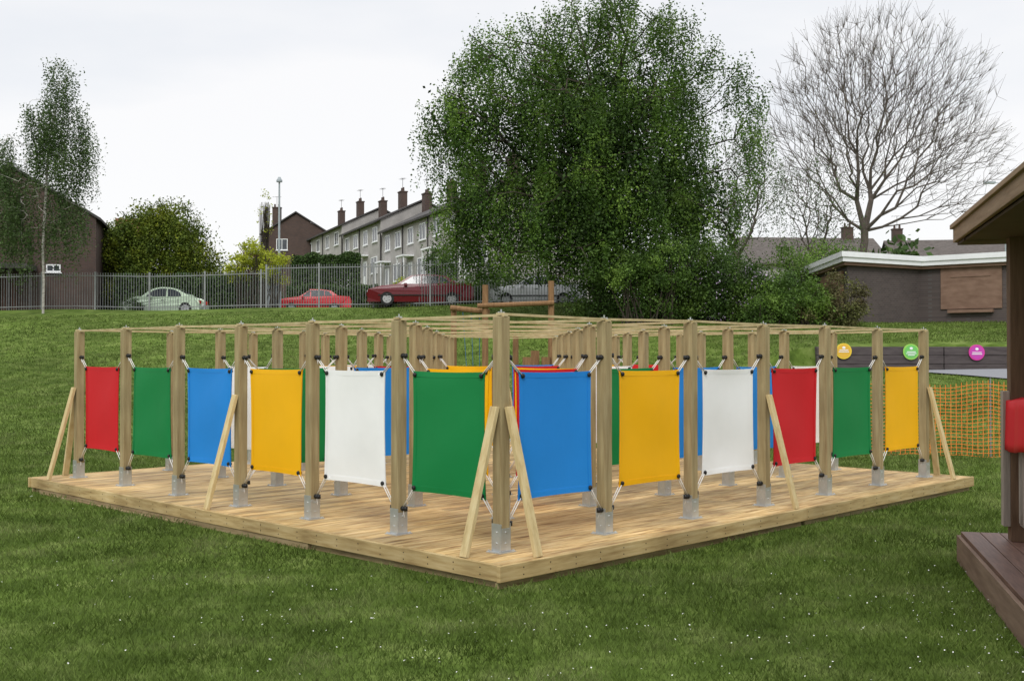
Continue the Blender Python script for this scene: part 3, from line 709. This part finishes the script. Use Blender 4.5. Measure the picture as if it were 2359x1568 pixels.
house('terraced_house',(33.5,97,6.0),ang(-8),16,8,3.6,6.0,hr,[(1.5,1.2,1.4,1.2),(5,1.2,1.4,1.2),(9,1.2,1.4,1.2)],[(1.0,4,7.1)])
# pavilion
pav=empty('brick_pavilion',(0,0,0))
A=np.array([12.9,42.6]); Bc=np.array([16.4,44.6]); Cc=np.array([18.9,42.6]); Dd=np.array([24,38.6]); G=np.array([13.4,50]); 
foot=[A,Bc,Cc,Dd,np.array([30,46.]),np.array([22,54.]),G]
def prism(mb,pts,z0,z1,mi):
    n=len(pts); vs=[(p[0],p[1],z0) for p in pts]+[(p[0],p[1],z1) for p in pts]
    mb.add(vs,[tuple(range(n))[::-1],tuple(range(n,2*n))]+[(i,(i+1)%n,n+(i+1)%n,n+i) for i in range(n)],mi)
mb=MB(); prism(mb,foot,1.5,5.22,0)
mb.obj('walls',[M['dark_brick']],pav)
def offs(pts,d):
    out=[];n=len(pts)
    for i in range(n):
        p0,p1,p2=pts[i-1],pts[i],pts[(i+1)%n]; a=(p1-p0)/np.linalg.norm(p1-p0); b=(p2-p1)/np.linalg.norm(p2-p1)
        n1=np.array([a[1],-a[0]]); n2=np.array([b[1],-b[0]]); m=n1+n2; m/=np.linalg.norm(m); out.append(p1+m*d/max(.4,m@n1))
    return out
mb=MB(); prism(mb,offs(foot,.30),5.224,5.50,0); prism(mb,offs(foot,.36),5.40,5.60,0); prism(mb,offs(foot,.20),5.10,5.22,1)
mb.obj('roof_fascia',[M['whitep'],M['ply']],pav)
mb=MB()
wc=Bc+(Cc-Bc)/np.linalg.norm(Cc-Bc)*2.0
dv=(Cc-Bc)/np.linalg.norm(Cc-Bc); nv=np.array([dv[1],-dv[0]]); rz=math.atan2(dv[1],dv[0]); Rm=Matrix.Rotation(rz,3,'Z')
p=wc+nv*.03; mb.box((p[0],p[1],4.35),(2.3,.06,1.75),0,Rm)
p=wc+nv*.07; mb.box((p[0],p[1],4.75),(1.5,.03,.05),0,Rm)
p=wc+nv*.10; mb.box((p[0],p[1],3.38),(1.7,.2,.12),0,Rm)
dg=(G-A)/np.linalg.norm(G-A); rz2=math.atan2(dg[1],dg[0]); p=A+dg*2.6+np.array([-.05,0]); mb.box((p[0],p[1],4.0),(4.0,.08,1.9),1,Matrix.Rotation(rz2,3,'Z'))
mb.obj('window_boards',[M['ply'],nmat('side_boards',[(.16,.09,.05),(.24,.14,.08)],3)],pav)

# retaining wall and signs
mb=MB()
for k in range(14):
    for r_ in range(3): mb.box((10.0+k*1.9,33.1+.01*((k+r_)%2),1.25+r_*.262),(1.88,.24,.255))
mb.obj('retaining_wall',[M['wallstone']],bevel=.015)
def sign(x,z,c1,c2,wl):
    r=empty('round_sign',(x,32.94,z)); mb=MB()
    mb.tube((0,.02,0),(0,-.015,0),.235,n=28,mi=0); mb.tube((0,-.016,0),(0,-.02,0),.20,n=28,mi=1)
    mb.ball((0,-.024,.10),.05,2,sc=(1,.1,.8)); 
    for q,(w,zz_) in enumerate(wl): mb.box((0,-.025,zz_),(w,.006,.022),2)
    mb.obj('disc',[nmat('sign_rim',[c1,c1],2,bump=0),nmat('sign_face',[c2,c2],2,bump=0),M['whitep']],r)
sign(9.85,1.77,(.75,.55,.05),(.70,.42,.05),[(.26,.03),(.3,-.02)]); sign(11.85,1.75,(.30,.60,.10),(.16,.50,.12),[(.26,.0),(.3,-.05),(.2,-.1)]); sign(13.8,1.73,(.60,.05,.30),(.50,.06,.38),[(.28,.0),(.3,-.05)])
# ---------------------------------------------------------------- orange netting
net=empty('orange_safety_netting',(0,0,0)); mb=MB()
def npt(s,v):
    x=5.6+s*1.0; y=17.9+.12*math.sin(s*2.)-.10*s; z0=Hs(x,y)
    return Vector((x,y,z0+.02+v*(1.22-.10*math.sin((s%2.)/2.*math.pi))+.012*math.sin(s*9+v*5)))
Ls=8; nh=20; nvv=int(Ls/.075)
for a in range(nvv+1):
    s=a*Ls/nvv
    for b in range(nh):
        p0,p1=npt(s,b/nh),npt(s,(b+1)/nh); mb.add([p0-Vector((.004,0,0)),p0+Vector((.004,0,0)),p1+Vector((.004,0,0)),p1-Vector((.004,0,0))],[(0,1,2,3)])
        if a<nvv:
            q=npt(s+Ls/nvv,b/nh); w_=.004
            mb.add([p0-Vector((0,0,w_)),q-Vector((0,0,w_)),q+Vector((0,0,w_)),p0+Vector((0,0,w_))],[(0,1,2,3)])
for a in range(5):
    p=npt(a*2.,0); mb.tube((p.x,p.y+.02,p.z-.1),(p.x,p.y+.02,p.z+1.25),.012,n=6,mi=1)
mb.obj('mesh',[M['net'],M['steel']],net)
# ---------------------------------------------------------------- play frame
pf=empty('climbing_frame',(0,0,0)); mb=MB()
def gp(x,y,zt,r=.085): mb.tube((x,y,Hs(x,y)-.1),(x,y,zt),r,r*.93,n=12)
gp(-.70,29,3.48);gp(1.03,29.2,3.60);gp(-1.55,29.5,2.9);gp(.1,30.5,2.2)
mb.tube((-.9,28.9,2.93),(1.1,29.1,3.02),.065,n=10); mb.tube((-1.62,29.4,2.90),(-.6,29.1,2.78),.075,n=10)
for x,y,t in[(.35,26,1.6),(.55,26.4,1.75),(.8,26.2,1.6),(1.0,26.3,1.85),(-.4,26,1.5)]: gp(x,y,t,.11)
mb.obj('timber_logs',[M['playwood']],pf)
mb=MB()
for k in range(3): mb.tube((-1.3+k*.22,29.3,2.8-.02*k),(-1.15+k*.15,29.2,.6),.008,n=5)
mb.obj('climbing_ropes',[nmat('blue_rope',[(.03,.10,.22),(.04,.14,.28)],9)],pf)

# ---------------------------------------------------------------- timber shelter at right
rs=math.atan2(e1[1],e1[0]) ; sh=empty('timber_shelter',(SH0[0],SH0[1],0),rs)
mb=MB()
for k in range(22): mb.box((-2.4,-.07-k*.142,.235),(4.8,.136,.03),0)
mb.obj('deck',[M['shelterdeck']],sh,bevel=.003)
mb=MB(); mb.box((-2.4,.012,.115),(4.83,.03,.21),0); mb.box((.018,-1.5,.115),(.03,3.0,.21),0)
mb.obj('deck_fascia',[nmat('shelter_deck_fascia',[(.13,.08,.055),(.22,.15,.105)],3,(.8,8,8))],sh,bevel=.003)
mb=MB()
for px_,py_ in[(-.36,-.37),(-4.3,-.37),(-.36,-2.8),(-4.3,-2.8)]: mb.box((px_,py_,1.45),(.15,.15,2.4))
mb.obj('posts',[M['shelterwood']],sh,bevel=.006)
mb=MB()
def ring(k):
    ins=[0,.35,.7,1.5][k]; zz=[2.56,2.66,2.83,3.5][k]
    x0,x1,y0,y1=.07-ins,-4.9+ins,.0-ins,-3.05+ins
    if y0<y1: y0=y1=(y0+y1)/2
    return [(x0,y0,zz),(x1,y0,zz),(x1,y1,zz),(x0,y1,zz)]
for k in range(3):
    a,b=ring(k),ring(k+1)
    for q in range(4):
        r2=(q+1)%4
        vs=[Vector(a[q]),Vector(a[r2]),Vector(b[r2]),Vector(b[q])]; up=Vector((0,0,.04))
        mb.add(vs+[v+up for v in vs],[(0,1,2,3),(7,6,5,4),(0,4,5,1),(1,5,6,2),(2,6,7,3),(3,7,4,0)])
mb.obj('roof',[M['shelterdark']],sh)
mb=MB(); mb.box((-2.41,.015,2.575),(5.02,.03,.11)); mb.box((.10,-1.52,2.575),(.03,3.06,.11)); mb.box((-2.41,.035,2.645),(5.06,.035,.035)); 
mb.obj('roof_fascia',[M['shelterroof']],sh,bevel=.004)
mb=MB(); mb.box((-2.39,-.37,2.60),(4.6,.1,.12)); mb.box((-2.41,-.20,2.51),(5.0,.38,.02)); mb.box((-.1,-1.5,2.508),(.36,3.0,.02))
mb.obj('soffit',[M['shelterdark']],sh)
mb=MB(); 
mb.box((-2.3,-.37,1.26),(3.75,.09,.05)); mb.box((-2.3,-.37,1.17),(3.75,.035,.09)); mb.box((-2.3,-.37,.42),(3.75,.035,.09))
for k in range(26): mb.box((-.52-k*.145,-.345,.80),(.045,.02,.80))
mb.box((-.36,-.27,.86),(.1,.05,1.0))
mb.obj('railing',[M['railgrey']],sh,bevel=.003)
mb=MB(); n1,n2=14,12; vs=[];ff=[]
for a in range(n1+1):
    for b in range(n2+1):
        s=a/n1*1.1; t=b/n2
        w_=.015*math.sin(s*14)+.01*math.sin(s*31)
        if t<.35: vs.append((-.30-s,-.435+w_*.4,1.05+.25*(t/.35)))
        elif t<.5: vs.append((-.30-s,-.435+.15*(t-.35)/.15,1.30+.012*math.sin(math.pi*(t-.35)/.15)))
        else: vs.append((-.30-s,-.285+w_+.02*(t-.5),1.30-.36*(t-.5)/.5-.02*math.sin(s*6)))
for a in range(n1):
    for b in range(n2): i_=a*(n2+1)+b; ff.append((i_,i_+n2+1,i_+n2+2,i_+1))
mb.add(vs,ff); o=mb.obj('red_cloth',[F['red']],sh,smooth=True)
so=o.modifiers.new('s','SOLIDIFY'); so.thickness=.006

# ---------------------------------------------------------------- sky & sun
W=bpy.data.worlds.new('World'); S.world=W; W.use_nodes=True; nt=W.node_tree; N=nt.nodes; Lk=nt.links
bg=N['Background']; out=N['World Output']
sky=N.new('ShaderNodeTexSky'); sky.sky_type='NISHITA'; sky.sun_disc=False; sky.sun_elevation=math.radians(42); sky.sun_rotation=math.radians(188)
Lk.new(sky.outputs[0],bg.inputs['Color']); bg.inputs['Strength'].default_value=.10
tc=N.new('ShaderNodeTexCoord'); sp=N.new('ShaderNodeSeparateXYZ'); Lk.new(tc.outputs['Generated'],sp.inputs[0])
mp=N.new('ShaderNodeMapping'); mp.inputs['Scale'].default_value=(1.3,1.3,4.5); Lk.new(tc.outputs['Generated'],mp.inputs['Vector'])
no=N.new('ShaderNodeTexNoise'); no.inputs['Scale'].default_value=1.4; no.inputs['Detail'].default_value=5; no.inputs['Roughness'].default_value=.5; Lk.new(mp.outputs[0],no.inputs['Vector'])
cr=N.new('ShaderNodeValToRGB'); cr.color_ramp.elements[0].position=.36; cr.color_ramp.elements[1].position=.58
cr.color_ramp.elements[0].color=(.86,.89,.94,1); cr.color_ramp.elements[1].color=(1.04,1.03,1.03,1); Lk.new(no.outputs['Fac'],cr.inputs['Fac'])
mr=N.new('ShaderNodeMapRange'); mr.inputs['From Min'].default_value=.35; mr.inputs['From Max'].default_value=1; mr.inputs['To Min'].default_value=1.0; mr.inputs['To Max'].default_value=2.0; Lk.new(sp.outputs['Z'],mr.inputs['Value'])
bg2=N.new('ShaderNodeBackground'); Lk.new(cr.outputs[0],bg2.inputs['Color']); Lk.new(mr.outputs[0],bg2.inputs['Strength'])
mx=N.new('ShaderNodeMixShader'); mx.inputs[0].default_value=.9; Lk.new(bg.outputs[0],mx.inputs[1]); Lk.new(bg2.outputs[0],mx.inputs[2]); Lk.new(mx.outputs[0],out.inputs['Surface'])
sun=bpy.data.lights.new('sun','SUN'); sun.energy=1.5; sun.angle=math.radians(20); sun.color=(1,.98,.95)
so=bpy.data.objects.new('sun',sun); COL.objects.link(so)
az=math.radians(188); el=math.radians(42)
d=Vector((math.sin(az)*math.cos(el),math.cos(az)*math.cos(el),math.sin(el)))
so.rotation_euler=d.to_track_quat('Z','Y').to_euler()
# ---------------------------------------------------------------- camera
cam=bpy.data.cameras.new('camera'); cam.sensor_width=36; cam.lens=36*2555/2359; cam.clip_end=3000; cam.clip_start=.05
co=bpy.data.objects.new('camera',cam); COL.objects.link(co); co.location=(0,0,1.62); co.rotation_euler=(math.radians(90.81),0,0); S.camera=co
S.view_settings.view_transform='Standard'; S.view_settings.look='None'; S.view_settings.exposure=0
